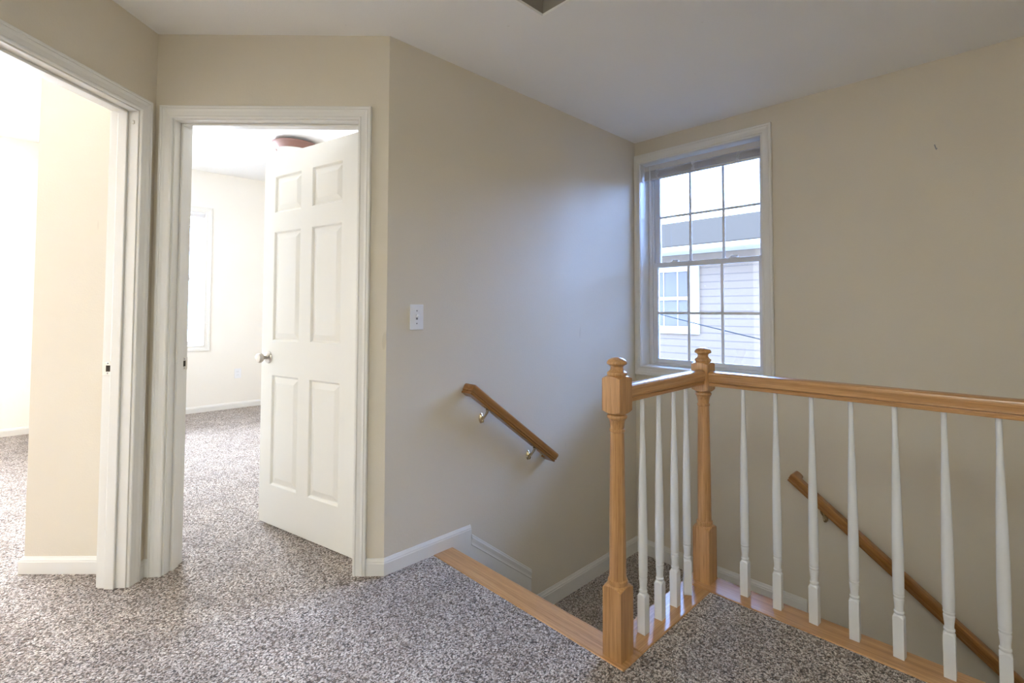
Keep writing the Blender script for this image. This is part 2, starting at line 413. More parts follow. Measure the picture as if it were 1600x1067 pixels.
def door_trim(name, T, s0, s1, depth, label, stop_from):
    """casing on both faces + jambs + stops round an opening s0..s1; T maps (s, t, z), t = 0 hall face, +t into the hall"""
    root = struct(empty(name, T @ Vector((s0, 0, 0))))
    tag(root, label, 'door frame')
    zt = 2.042; r = .006
    pts = [(s0-r, 0), (s0-r, zt+r), (s1+r, zt+r), (s1+r, 0)]; out = [(-1, 0), (-1, 1), (1, 1), (1, 0)]
    c1 = casing('casing', pts, out, T)
    c2 = casing('casing', pts, out, T @ Matrix.Translation((0, -depth, 0)) @ Matrix.Diagonal((1, -1, 1, 1)))
    j = MB(); th = .0118
    j.box(s0-th, s0, -depth, 0, 0, zt+th, T); j.box(s1, s1+th, -depth, 0, 0, zt+th, T); j.box(s0, s1, -depth, 0, zt, zt+th, T)
    jo = j.obj('jamb', 'trim', bevel=.0012, seg=1)
    st = MB(); a, b = stop_from
    st.box(s0, s0+.011, a, b, 0, zt, T); st.box(s1-.011, s1, a, b, 0, zt, T); st.box(s0+.011, s1-.011, a, b, zt-.011, zt, T)
    so = st.obj('door_stop', 'trim', bevel=.003)
    return under(root, c1, c2, jo, so)
# door wall: s = a, t = b
T_DW = DM.copy()
T_DW = DM @ Matrix.Identity(4)
frame2 = door_trim('trim_2', T_DW, DO0, DO1, .115, 'white trim around the bedroom doorway with the open panelled door', (-.078, -.037))
# left wall: s = b, t = towards the hall = -(a-1.06)
T_LW = DM @ Matrix(((0, -1, 0, 1.06), (1, 0, 0, 0), (0, 0, 1, 0), (0, 0, 0, 1)))
frame1 = door_trim('trim_1', T_LW, LO0, LO1, .118, 'white trim around the left doorway, cut off by the photo edge', (-.082, -.041))

def strike(parent, T, s, t, z, sign):
    """strike plate let into a jamb face; sign = direction the face looks along s"""
    m = MB(); m.box(s, s+sign*.0016, t-.020, t+.022, z-.029, z+.029, T); o = m.obj('strike_plate', 'nickel', bevel=.0006, seg=1)
    h = MB(); h.box(s+sign*.0005, s+sign*.0022, t-.007, t+.011, z-.014, z+.013, T); ho = h.obj('latch_hole', 'dark')
    sc = MB()
    for dz in (.021, -.021): sc.lathe([(.0034, 0), (.0034, .0012), (.002, .0016)], 12, T @ Matrix.Translation((s+sign*.0012, t, z+dz)) @ Matrix.Rotation(sign*PI/2, 4, 'Y'))
    sco = sc.obj('screw', 'screw')
    under(parent, o)
    for x in (ho, sco): x.parent = o
strike(frame1, T_LW, LO0, -.100, .925, 1)
strike(frame2, T_DW, DO1, -.097, .925, -1)
# small raised number on the head end of the left jamb
fc = bpy.data.curves.new('number_mark', 'FONT'); fc.body = '3'; fc.size = .025; fc.extrude = .0006; fc.align_x = 'CENTER'
tmp = bpy.data.objects.new('number_tmp', fc); COL.objects.link(tmp)
bpy.context.view_layer.update()
nm = bpy.data.meshes.new_from_object(tmp.evaluated_get(bpy.context.evaluated_depsgraph_get()))
bpy.data.objects.remove(tmp)
num = bpy.data.objects.new('number_mark', nm); COL.objects.link(num); nm.materials.clear(); nm.materials.append(plain('number_grey', (.42, .37, .28), .5))
# text x -> +t (towards hall) , text y -> z, normal -> +s
num.matrix_world = T_LW @ Matrix(((0, 0, 1, LO0+.0008), (1, 0, 0, -.020), (0, 1, 0, 1.985), (0, 0, 0, 1)))
mw = num.matrix_world.copy(); num.parent = frame1; num.matrix_parent_inverse = Matrix.Translation(-Vector(frame1.location)); num.matrix_world = mw

# ------------------------------------------------------------------ six-panel door, open into the bedroom
dx, dy = .842, -.540; nl = math.hypot(dx, dy); dx /= nl; dy /= nl
hx, hy = .155, -.100
# local: x along the leaf from the hinge, y = towards the hall (front), z up
T_DR = DM @ Matrix(((dx, -dy, 0, hx), (dy, dx, 0, hy), (0, 0, 1, 0), (0, 0, 0, 1)))
def leaf_face(m, T, x0, x1, z0, z1, cols, rows, y, sg):
    bm = m.bm
    xs = [x0] + [v for c in cols for v in c] + [x1]; zs = [z0] + [v for r in rows for v in r] + [z1]
    for i in range(len(xs)-1):
        for j in range(len(zs)-1):
            a, b, c, d = xs[i], xs[i+1], zs[j], zs[j+1]
            if i % 2 and j % 2:
                prev = None
                for inset, dep in ((0, 0), (.003, .002), (.008, .0105), (.012, .0115), (.040, .0030), (.043, .0025)):
                    rg = [bm.verts.new(T @ Vector((px_, y - sg*dep, pz))) for px_, pz in ((a+inset, c+inset), (b-inset, c+inset), (b-inset, d-inset), (a+inset, d-inset))]
                    if prev:
                        for k in range(4): bm.faces.new((prev[k], prev[(k+1)%4], rg[(k+1)%4], rg[k]))
                    prev = rg
                bm.faces.new(prev)
            else:
                bm.faces.new([bm.verts.new(T @ Vector(p)) for p in ((a, y, c), (b, y, c), (b, y, d), (a, y, d))])
door = struct(empty('door_1', T_DR @ Vector((0, 0, .012))))
tag(door, 'white six panel door standing half open into the bedroom', 'door')
m = MB(); X0, X1, Z0, Z1, TH = .004, .832, .014, 2.034, .035
cols = [(.144, .388), (.486, .728)]; rows = [(.226, .820), (1.008, 1.608), (1.713, 1.917)]
leaf_face(m, T_DR, X0, X1, Z0, Z1, cols, rows, 0, 1)
leaf_face(m, T_DR, X0, X1, Z0, Z1, cols, rows, -TH, -1)
for q in (((X0,0,Z0),(X0,0,Z1),(X0,-TH,Z1),(X0,-TH,Z0)), ((X1,0,Z0),(X1,-TH,Z0),(X1,-TH,Z1),(X1,0,Z1)), ((X0,0,Z1),(X1,0,Z1),(X1,-TH,Z1),(X0,-TH,Z1)), ((X0,0,Z0),(X0,-TH,Z0),(X1,-TH,Z0),(X1,0,Z0))):
    m.quad(*[T_DR @ Vector(p) for p in q])
bmesh.ops.remove_doubles(m.bm, verts=m.bm.verts, dist=1e-5)
leaf = m.obj('door_leaf', 'door'); under(door, leaf)
for sg in (1, -1):
    A = T_DR @ Matrix.Translation((.762, 0 if sg > 0 else -TH, .915)) @ Matrix.Rotation(-sg*PI/2, 4, 'X')
    r = MB().lathe([(.033, 0), (.033, .004), (.030, .008), (.018, .011), (.0135, .014)], 28, A).obj('rosette', 'nickel', smooth=True)
    k = MB().lathe([(.0115, .010), (.0105, .026), (.013, .032), (.022, .037), (.0265, .045), (.0268, .052), (.023, .060), (.012, .0645), (.001, .065)], 28, A).obj('door_knob', 'nickel', smooth=True)
    under(door, r, k)
lp = MB(); lp.box(.832, .8328, -.030, -.006, .885, .945, T_DR); lpo = lp.obj('latch_plate', 'nickel'); under(door, lpo)
for z in (.25, 1.03, 1.82):
    hg = MB(); hg.lathe([(.006, 0), (.006, .088)], 12, T_DR @ Matrix.Translation((-.004, -TH-.004, z-.044)))
    under(door, hg.obj('hinge', 'nickel', smooth=True))

# ------------------------------------------------------------------ hardwood strips at the floor edge, skirt board
def strip(name, x0, x1, y0, y1, mat, nose=None):
    m = MB(); m.box(x0, x1, y0, y1, -.026, .002)
    return struct(m.obj(name, mat, bevel=.007, seg=3))
strip('trim_3', XB+.0005, ST_X1, NOS_Y0, NOS_Y1, 'oakX')
strip('trim_4', ST_X0, ST_X1, NOS_Y1, ST_Y0, 'oakY')
strip('trim_5', ST_X0, XR, ST_Y0, ST_Y1, 'oakX')
# raked skirt board on the stair wall
sk = MB()
def skirt_poly(top_off, x1):
    return [(1.491, .0 + top_off*0)]
yz = [(1.4905, -.027), (1.4905, -.0005), (1.604, -.0005), (1.604, .030), (2.044, -.312), (2.044, LD+.002), (1.463, LD+.002), (1.463, -.027)]
a = [sk.bm.verts.new((XB+.0005, y, z)) for y, z in yz]; b = [sk.bm.verts.new((XB+.010, y, z)) for y, z in yz]
for i in range(len(yz)): sk.bm.faces.new((a[i], a[(i+1)%len(yz)], b[(i+1)%len(yz)], b[i]))
sk.bm.faces.new(a); sk.bm.faces.new(b[::-1])
# moulded cap running down the rake
d = Vector((0, .440, -.342)).normalized(); up = Vector((0, .342, .440)).normalized()
cap = [(.0098, -.046), (.0135, -.042), (.0115, -.036), (.0115, -.030), (.0155, -.014), (.0135, -.008), (.0135, -.002), (.0105, 0), (.0008, 0), (.0008, -.046)]
P0, P1 = Vector((XB, 1.606, .0285)), Vector((XB, 2.0435, -.3115))
def capring(P): 
    out = []
    for x, u in cap:
        p = P + Vector((x, 0, 0)) + up*u
        p = p + d*((P.y - p.y)/d.y)          # ends cut plumb
        out.append(p)
    return out
sk.rings([capring(P0), capring(P1)])
struct(sk.obj('trim_6', 'trim'))

# ------------------------------------------------------------------ carpeted stairs
stairs = struct(empty('staircase', (XB+.5, 1.46, 0)))
tag(stairs, 'carpeted stairs dropping to a corner landing below the window', 'stairs')
RISE, RUN = .1967, .255
def carpet_box(name, x0, x1, y0, y1, z0, z1):
    return MB().box(x0, x1, y0, y1, z0, z1).obj(name, 'carpet', bevel=.012, seg=3)
parts = []
for k in (1, 2):
    y0 = 1.462 + RUN*(k-1)
    parts.append(carpet_box('step', XB+.0125, -1.056, y0, y0+RUN+.02, -.95, -RISE*k))
parts.append(carpet_box('landing', XB+.0005, -.90, 1.462+RUN*2, YW-.0005, -.95, LD))
for k in range(1, 11):
    x0 = -.90 + RUN*(k-1)
    parts.append(carpet_box('step', x0, x0+RUN+.02, 2.130, YW-.0005, LD-RISE*k-.4, LD-RISE*k))
under(stairs, *parts)

# ------------------------------------------------------------------ railing
def block_rings(hw, zc, k, top, rin, zin, n=8):
    """square block end: corners at zc, faces arch towards the turned part"""
    pts = []
    for e in range(4):
        for j in range(n):
            t = -1 + 2*j/n
            c = [(t, -1), (1, t), (-t, 1), (-1, -t)][e]
            pts.append((c[0]*hw, c[1]*hw))
    rc = hw*math.sqrt(2)
    ring0 = [Vector((x, y, zc + top*k*(rc - math.hypot(x, y)))) for x, y in pts]
    ring1 = [Vector((x/math.hypot(x, y)*rin, y/math.hypot(x, y)*rin, zin)) for x, y in pts]
    return pts, ring0, ring1
def newel(name, x, y, mat):
    m = MB(); hw = .0372; T = Matrix.Translation((x, y, 0))
    W = lambda ring: [T @ p for p in ring]
    pts, r0, r1 = block_rings(hw, .229, .55, 1, .034, .241)
    bot = [Vector((px_, py_, .002)) for px_, py_ in pts]
    m.rings([W(bot), W(r0), W(r1)])
    m.lathe([(.030, .236), (.0335, .240), (.0350, .248), (.0335, .256), (.0300, .259), (.0292, .264), (.0290, .275), (.0288, .32), (.0282, .42), (.0270, .55), (.0255, .66), (.0243, .752),
             (.0244, .755), (.0268, .758), (.0274, .762), (.0266, .766), (.0242, .768), (.0243, .772), (.0252, .782), (.0270, .792), (.0298, .7985), (.0300, .800), (.0340, .804), (.0354, .809), (.0340, .814), (.0300, .8165), (.0290, .818), (.0290, .835)], 40, T)
    _, b0, b1 = block_rings(hw, .8305, .55, -1, .0315, .819)
    _, t0, t1 = block_rings(hw, .940, .55, 1, .031, .951)
    m.rings([W(b1), W(b0), W(t0), W(t1)])
    m.lathe([(.029, .944), (.0305, .948), (.0340, .952), (.0350, .957), (.0335, .962), (.0285, .965), (.0240, .970), (.0222, .976), (.0225, .981), (.0255, .985), (.0325, .988), (.0355, .991), (.0358, .994),
             (.0340, .999), (.0290, 1.005), (.0200, 1.010), (.0100, 1.0127), (.0005, 1.0135)], 40, T)
    return m.obj(name, mat, smooth=True, angle=28)
_half = [(.0215, 0), (.0225, .0015), (.0232, .006), (.0228, .011), (.0205, .0135), (.0200, .0155), (.0262, .0185), (.0272, .0200), (.0262, .024), (.0264, .030), (.0278, .036), (.0290, .042), (.0290, .049), (.0268, .0555), (.0215, .0597), (.0115, .0620)]
RAILP = [(-a, b) for a, b in _half[:1]] + _half + [(0, .0625)] + [(-a, b) for a, b in _half[::-1][:-1]]
def level_rail(name, p0, p1, z, mat):
    m = MB(); m.sweep([(*p0, z), (*p1, z)], RAILP, (0, 0, 1)); return m.obj(name, mat, smooth=True, angle=22)
def make_baluster():
    m = MB(); hw = .0155
    pts, r0, r1 = block_rings(hw, .1345, .9, 1, .0132, .1455, 6)
    bot = [Vector((x, y, .002)) for x, y in pts]
    m.rings([bot, r0, r1])
    m.lathe([(.0125, .140), (.0132, .145), (.0148, .149), (.0155, .152), (.0148, .155), (.0130, .157), (.0126, .162), (.0133, .172), (.0147, .184), (.0155, .193), (.0157, .196), (.0145, .199), (.0142, .201), (.0158, .204), (.0163, .208), (.0152, .2105),
             (.0158, .2125), (.0164, .225), (.0168, .28), (.0168, .35), (.0160, .43), (.0145, .52), (.0122, .62), (.0098, .70), (.0084, .76), (.0080, .858)], 28)
    return m
railing = empty('stair_railing', (-1.0, 2.09, .002))
tag(railing, 'oak and white stair railing turning the corner beside the stair opening', 'railing')
RX, RY, RZ = -1.0, 2.088, .8515
rp = [newel('newel_post', -1.0, 1.430, 'oakZ'), newel('newel_post', -1.0, RY, 'oakZ'),
      level_rail('handrail', (RX, 1.466), (RX, RY-.036), RZ+.003, 'oakY'), level_rail('handrail', (RX+.036, RY), (XR-.0005, RY), RZ-.003, 'oakX')]
under(railing, *rp)
rp[0]['label'] = 'oak newel post at the open end of the short rail'
rp[1]['label'] = 'oak newel post at the corner where the rails meet'
rp[2]['label'] = 'short oak rail between the two newel posts'
rp[3]['label'] = 'long oak rail running out to the right'
bal0 = make_baluster().obj('baluster', 'white', smooth=True, angle=24)
bals = [(RX, 1.590, 0), (RX, 1.707, .06), (RX, 1.824, 0), (RX-.004, 1.934, .62)]
bals += [(x, RY+.003, r) for x, r in ((-.827, .0), (-.699, .05), (-.569, -.06), (-.439, .03), (-.309, -.10), (-.1775, .0), (-.0465, .06))]
bals += [(.084+.130*i, RY+.003, 0) for i in range(12)]
for i, (x, y, r) in enumerate(bals):
    o = bal0 if i == 0 else bal0.copy()
    if i: COL.objects.link(o)
    o.parent = railing; o.matrix_parent_inverse = Matrix.Identity(4)
    o.location = Vector((x, y, 0)) - Vector(railing.location); o.rotation_euler = (0, 0, r)

# ------------------------------------------------------------------ wall handrails
WRP = [(a*.86, (b-.031)*.90) for a, b in RAILP]
def wall_rail(name, label, wallpt, n, along, L0, L1, z0, slope, off, brackets, returns=(True, True), g=None):
    """n = direction out of the wall, along = level direction of descent"""
    n = Vector(n); al = Vector(along); dirv = (al + Vector((0, 0, slope))).normalized(); up = dirv.cross(n)
    if up.z < 0: up = -up
    A = Vector((wallpt[0], wallpt[1], 0))
    def pt(l, o): return A + al*l + n*o + Vector((0, 0, z0 + slope*(l-L0)))
    # build in local axes (x = down the rake) so the grain follows the rail
    org = pt(L0, off); side = up.cross(dirv)
    R = Matrix((dirv, side, up)).transposed().to_4x4(); R.translation = org; Ri = R.inverted()
    path = [pt(L0, off), pt(L1, off)]
    if returns[0]: path = [pt(L0, .001)] + path
    if returns[1]: path = path + [pt(L1, .001)]
    m = MB(); m.sweep([Ri @ p for p in path], WRP, (0, 0, 1))
    root = empty(name, org); root.matrix_world = R
    tag(root, label, 'handrail')
    ro = m.obj('rail', 'railoak', parent=root, smooth=True, angle=22)
    for l in brackets:
        W = pt(l, 0) - Vector((0, 0, .088)); Q = pt(l+.012, off) - up*.0275
        zax = n; xax = al; B = Matrix((xax, zax.cross(xax), zax)).transposed().to_4x4(); B.translation = W
        E_ = Matrix.Diagonal((.62, 1.12, 1, 1))
        br = MB(); br.lathe([(.0240, .0005), (.0240, .003), (.020, .0065), (.014, .010), (.011, .014)], 24, Ri @ B @ E_)
        arm = [W + n*.008 + Vector((0, 0, -.004)), W + n*.020 + Vector((0, 0, .004)), W + n*(off*.62) + Vector((0, 0, .017)), Q - Vector((0, 0, .016)), Q - Vector((0, 0, .003))]
        br.tube([Ri @ p for p in arm], [.0095, .0085, .0065, .0070, .0085], 12)
        br.lathe([(.0005, -.009), (.006, -.0075), (.0085, 0), (.006, .0075), (.0005, .009)], 14, Ri @ Matrix.Translation(W + n*.014 + Vector((0, 0, -.013))))
        q = Ri @ Q
        br.box(q.x-.030, q.x+.030, q.y-.0085, q.y+.0085, q.z-.0035, q.z)
        br.obj('bracket', 'brass', parent=root, smooth=True, angle=40)
    return root
wall_rail('wall_handrail', 'short oak handrail on the wall right of the light switch', (XB, 0), (1, 0, 0), (0, 1, 0), 1.574, 2.166, .768, -.757, .058, (1.672, 2.022))
wall_rail('wall_handrail', 'long oak handrail sloping down the wall behind the white balusters', (0, YW), (0, -1, 0), (1, 0, 0), -.938, 1.30, .207, -.752, .058, (-.795, .30, 1.05), (True, False))

# ------------------------------------------------------------------ stair window
T_WW = Matrix(((1, 0, 0, 0), (0, -1, 0, YW), (0, 0, 1, 0), (0, 0, 0, 1)))     # (s=x, t=into the room, z)
def muntin_sash(x0, x1, z0, z1, gx0, gx1, gz0, gz1, y0, y1, nx, mw=.018, hz=None):
    """sash frame with grilles; returns (frame builder, grille builder, glass builder)"""
    f = MB(); f.box(x0, gx0, y0, y1, z0, z1); f.box(gx1, x1, y0, y1, z0, z1); f.box(gx0, gx1, y0, y1, z0, gz0); f.box(gx0, gx1, y0, y1, gz1, z1)
    g = MB(); ym = (y0+y1)/2
    for i in range(1, nx):
        c = gx0 + (gx1-gx0)*i/nx; g.box(c-mw/2, c+mw/2, ym-.009, ym-.004, gz0, gz1)
    h = (gz0+gz1)/2 if hz is None else hz
    g.box(gx0, gx1, ym-.0086, ym-.0044, h-mw/2, h+mw/2)
    p = MB(); p.box(gx0-.004, gx1+.004, ym, ym+.004, gz0-.004, gz1+.004)
    return f, g, p
win = struct(empty('window_1', (WX0, YW, WZ0)))
tag(win, 'white double hung stair window looking out at the neighbouring house', 'window')
c = .043/.057
m = MB(); rs = []
for (s, z), (os, oz) in zip([(WX0+.004, WZ0+.004), (WX0+.004, WZ1-.004), (WX1-.004, WZ1-.004), (WX1-.004, WZ0+.004)], [(-.80, -1.15), (-.80, 1.15), (1.15, 1.15), (1.15, -1.15)]):
    rs.append([T_WW @ Vector((s+os*w, t, z+oz*w)) for w, t in CASE])
rs.append(rs[0]); m.rings(rs, False, False); bmesh.ops.remove_doubles(m.bm, verts=m.bm.verts, dist=1e-6)
wc = m.obj('window_casing', 'trim')
FY = YW + .118
j = MB(); e = .006
j.box(WX0, WX0+e, YW-.001, FY, WZ0, WZ1); j.box(WX1-e, WX1, YW-.001, FY, WZ0, WZ1); j.box(WX0+e, WX1-e, YW-.001, FY, WZ1-e, WZ1); j.box(WX0+e, WX1-e, YW-.001, FY, WZ0, WZ0+e)
wj = j.obj('window_jamb', 'trim')
f = MB(); fw = .034
f.box(WX0+e, WX0+fw, FY-.004, FY+.072, WZ0, WZ1); f.box(WX1-fw, WX1-e, FY-.004, FY+.072, WZ0, WZ1); f.box(WX0+fw, WX1-fw, FY-.004, FY+.072, WZ1-fw, WZ1-e); f.box(WX0+fw, WX1-fw, FY-.004, FY+.072, WZ0+e, WZ0+.022)
for xx in (WX0+fw, WX1-fw-.008): f.box(xx, xx+.008, FY+.004, FY+.010, 1.52, WZ1-fw)
wf = f.obj('window_frame', 'vinyl', bevel=.002, seg=1)
LS = muntin_sash(WX0+fw, WX1-fw, WZ0+.022, 1.533, -1.922, -1.185, .8185, 1.4968, FY+.006, FY+.034, 3)
US = muntin_sash(WX0+fw, WX1-fw, 1.500, WZ1-fw, -1.919, -1.187, 1.536, 2.222, FY+.040, FY+.066, 3, hz=1.878)
under(win, wc, wj, wf)
for nm, S in (('lower_sash', LS), ('upper_sash', US)):
    so = S[0].obj(nm, 'vinyl', bevel=.004, seg=2); under(win, so)
    go = S[1].obj('grille', 'vinyl'); po = S[2].obj('glass_pane', 'glass'); go.parent = so; po.parent = so
for x in (-1.784, -1.352):
    k = MB(); k.box(x-.026, x+.026, FY+.008, FY+.034, 1.533, 1.539); k.lathe([(.013, 0), (.013, .007), (.010, .010), (.0005, .0105)], 18, Matrix.Translation((x-.004, FY+.020, 1.539)))
    k.box(x-.004, x+.030, FY+.010, FY+.018, 1.541, 1.548)
    under(win, k.obj('sash_lock', 'vinyl', bevel=.0015, seg=1))

# raised blind
def blind(name, label, x0, x1, zt, y, T, cords, wand_x, wand_len, drop=.045):
    root = empty(name, T @ Vector((x0, y, zt))); tag(root, label, 'blind')
    hr = MB(); hr.box(x0, x1, y-.014, y+.014, zt-.040, zt, T); o1 = hr.obj('headrail', 'blind', bevel=.002, seg=1)
    sl = MB(); n = 9
    for i in range(n):
        z = zt-.046-drop*(i+.5)/n; dj = random.uniform(-.0012, .0012)
        sl.box(x0+.002, x1-.002, y-.0135+dj, y+.0135+dj, z-.0011, z+.0011, T)
    o2 = sl.obj('slat_stack', 'blind')
    br = MB(); zb = zt-.048-drop; br.box(x0+.001, x1-.001, y-.0135, y+.0135, zb-.015, zb, T); o3 = br.obj('bottom_rail', 'blind', bevel=.003)
    objs = [o1, o2, o3]
    for c_ in cords:
        cd = MB()
        for q in range(9):
            a0 = Vector((c_+random.uniform(-.010, .010), y-.017+random.uniform(-.002, .002), zt-.036)); pts = [a0]
            for s in range(4): pts.append(Vector((c_+random.uniform(-.013, .013), y-.018+random.uniform(-.005, .003), zt-.036-(drop+.02)*(s+1)/4)))
            cd.tube([T @ p for p in pts], .0016, 6)
        objs.append(cd.obj('ladder_cord', 'vinyl'))
    if wand_len:
        w = MB(); w.tube([T @ Vector((wand_x, y-.024, zt-.012)), T @ Vector((wand_x, y-.026, zt-.02)), T @ Vector((wand_x+.004, y-.027, zt-wand_len))], .0042, 8)
        objs.append(w.obj('wand', 'vinyl', smooth=True))
    under(root, *objs); return root
blind('window_blind', 'white slatted blind raised to the top of the stair window', WX0+.018, WX1-.012, 2.252, YW+.045, Matrix.Identity(4), (-1.865, -1.583, -1.272), -1.921, .755)

# ------------------------------------------------------------------ bedroom windows (far wall)
T_FW = Matrix(((0, 1, 0, XF), (1, 0, 0, 0), (0, 0, 1, 0), (0, 0, 0, 1)))       # (s=y, t=into the room (+x), z)
def far_window(name, label, w):
    y0, y1, z0, z1 = w
    root = struct(empty(name, (XF, y0, z0))); tag(root, label, 'window')
    m = MB(); rs = []
    for (s, z), (os, oz) in zip([(y0, z0), (y0, z1), (y1, z1), (y1, z0)], [(-1.1, -1.1), (-1.1, 1.1), (1.1, 1.1), (1.1, -1.1)]):
        rs.append([T_FW @ Vector((s+os*a, t, z+oz*a)) for a, t in CASE])
    rs.append(rs[0]); m.rings(rs, False, False); bmesh.ops.remove_doubles(m.bm, verts=m.bm.verts, dist=1e-6)
    c1 = m.obj('window_casing', 'trim')
    f = MB(); zm = (z0+z1)/2
    def bx(a, b, c_, d_, t0, t1): f.box(a, b, t0, t1, c_, d_, T_FW)
    bx(y0, y0+.05, z0, z1, -.18, -.10); bx(y1-.05, y1, z0, z1, -.18, -.10); bx(y0+.05, y1-.05, z0, z0+.05, -.18, -.10); bx(y0+.05, y1-.05, z1-.05, z1, -.18, -.10); bx(y0+.05, y1-.05, zm-.02, zm+.02, -.17, -.10)
    c2 = f.obj('window_frame', 'vinyl', bevel=.002, seg=1)
    g = MB().box(y0+.05, y1-.05, -.145, -.141, z0+.05, z1-.05, T_FW).obj('glass_pane', 'glass')
    return under(root, c1, c2, g)
far_window('window_2', 'bright bedroom window seen through the open doorway', W2)
far_window('window_3', 'bright window in the room beyond the left doorway', W3)
blind('window_blind', 'raised white blind in the bright bedroom window', W2[0]+.012, W2[1]-.008, 2.290, .045, T_FW @ Matrix.Diagonal((1, -1, 1, 1)), (.72, 1.20), 0, 0, .10)

# ------------------------------------------------------------------ small things on the walls
sw = empty('light_switch', (XB, 1.2745, 1.143)); tag(sw, 'white light switch plate on the wall left of the short handrail', 'light switch')
T_SW = Matrix(((0, 0, 1, XB), (1, 0, 0, 1.2745), (0, 1, 0, 1.143), (0, 0, 0, 1)))       # local x = +Y, y = up, z = out
p = MB(); p.box(-.0365, .0365, -.060, .060, .0003, .0055, T_SW); p1 = p.obj('switch_plate', 'plate', bevel=.003, seg=3)
p = MB(); p.box(-.0052, .0052, -.012, .012, .005, .0062, T_SW); p2 = p.obj('toggle_slot', 'screw')
p = MB(); p.box(-.0042, .0042, -.006, .006, 0, .016, T_SW @ Matrix.Translation((0, .002, .004)) @ Matrix.Rotation(-.45, 4, 'X')); p3 = p.obj('toggle', 'plate', bevel=.001, seg=1)
ps = []
for q in (.030, -.030):
    p = MB(); p.lathe([(.0034, .0055), (.0034, .0062), (.002, .0068), (.0003, .0068)], 14, T_SW @ Matrix.Translation((0, q, 0))); ps.append(p.obj('screw', 'screw'))
under(sw, p1, p2, p3, *ps)

ot = empty('wall_outlet', (XF, 1.745, .415)); tag(ot, 'white outlet low on the bedroom wall under the bright window', 'outlet')
T_OT = Matrix(((0, 0, 1, XF), (1, 0, 0, 1.745), (0, 1, 0, .415), (0, 0, 0, 1)))
p = MB(); p.box(-.036, .036, -.058, .058, .0003, .006, T_OT); p1 = p.obj('outlet_plate', 'plate', bevel=.002, seg=2)
ps = []
for q in (.020, -.020):
    p = MB(); p.box(-.016, .016, q-.014, q+.014, .005, .0075, T_OT); ps.append(p.obj('socket', 'plate', bevel=.003, seg=2))
    p = MB(); p.box(-.0075, -.0055, q-.004, q+.006, .0073, .0079, T_OT); p.box(.0055, .0075, q-.004, q+.006, .0073, .0079, T_OT); s_ = p.obj('socket_slot', 'screw'); ps.append(s_)
under(ot, p1, *ps)

hk = empty('wall_hook', (-.273, YW, 1.995)); tag(hk, 'tiny dark hook high on the wall right of the window', 'hook')
p = MB(); p.tube([(-.275, YW-.0005, 2.012), (-.275, YW-.006, 2.010), (-.272, YW-.009, 1.996), (-.268, YW-.014, 1.984), (-.265, YW-.016, 1.990)], .0026, 8)
under(hk, p.obj('hook_wire', 'screw', smooth=True))

# bedroom ceiling light: shallow bowl in a wooden ring
FX, FYY = -4.93, 1.73
lamp = empty('ceiling_lamp', (FX, FYY, HR)); tag(lamp, 'ceiling light with dark wooden ring above the open door', 'ceiling light')
TL = Matrix.Translation((FX, FYY, HR))
p1 = MB().lathe([(.10, -.0005), (.10, -.02), (.12, -.040), (.12, -.045)], 40, TL, True, True).obj('lamp_base', 'white', smooth=True)
p2 = MB().lathe([(.158, -.088), (.168, -.092), (.176, -.084), (.186, -.066), (.202, -.052), (.210, -.038), (.208, -.028), (.158, -.028), (.158, -.088)], 56, TL, False, False).obj('wood_ring', 'rim', smooth=True)
p3 = MB().lathe([(.158, -.072), (.157, -.086), (.148, -.108), (.122, -.136), (.080, -.155), (.03, -.163), (.001, -.164)], 48, TL).obj('glass_bowl', 'bowl', smooth=True)
under(lamp, p1, p2, p3)

# ------------------------------------------------------------------ outside: neighbouring house, cable, yard
house = empty('neighbour_house', (-4.0, 7.5, -2.9)); tag(house, 'neighbouring house with pale siding and grey roof outside the stair window', 'house')
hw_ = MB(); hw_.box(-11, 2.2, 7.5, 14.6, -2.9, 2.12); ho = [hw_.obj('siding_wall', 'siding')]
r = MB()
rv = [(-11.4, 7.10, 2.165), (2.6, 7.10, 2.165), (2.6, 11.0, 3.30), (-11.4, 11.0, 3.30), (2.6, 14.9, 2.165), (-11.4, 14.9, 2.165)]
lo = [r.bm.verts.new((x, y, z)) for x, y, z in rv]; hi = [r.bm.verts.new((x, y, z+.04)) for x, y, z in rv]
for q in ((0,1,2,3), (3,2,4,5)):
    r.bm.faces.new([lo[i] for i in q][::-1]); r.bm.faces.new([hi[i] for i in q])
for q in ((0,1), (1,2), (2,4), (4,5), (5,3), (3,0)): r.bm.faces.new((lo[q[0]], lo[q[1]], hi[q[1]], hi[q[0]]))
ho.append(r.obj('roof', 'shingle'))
g = MB(); g.box(-11.3, 2.5, 7.02, 7.105, 2.105, 2.178); ho.append(g.obj('gutter', 'outtrim', bevel=.02))
g = MB(); g.box(-11.3, 2.5, 7.106, 7.499, 2.10, 2.12); ho.append(g.obj('soffit', 'outtrim'))
nx0, nx1, nz0, nz1 = -4.78, -3.76, .919, 1.82
nw = empty('house_window', (nx0, 7.5, nz0))
t = MB(); tw = .122
t.box(nx0-tw, nx0, 7.46, 7.501, nz0-tw, nz1+.08); t.box(nx1, nx1+tw, 7.46, 7.501, nz0-tw, nz1+.08); t.box(nx0, nx1, 7.46, 7.501, nz0-tw, nz0); t.box(nx0, nx1, 7.46, 7.501, nz1, nz1+.08)
zm = 1.377
t.box(nx0+.03, nx1-.03, 7.462, 7.501, zm-.028, zm+.028); t.box(nx0, nx0+.03, 7.465, 7.501, nz0, nz1); t.box(nx1-.03, nx1, 7.465, 7.501, nz0, nz1)
to = t.obj('window_trim', 'outtrim')
gp = MB().box(nx0, nx1, 7.488, 7.4995, nz0, nz1).obj('window_glass_pane', 'outglass')
gm = MB()
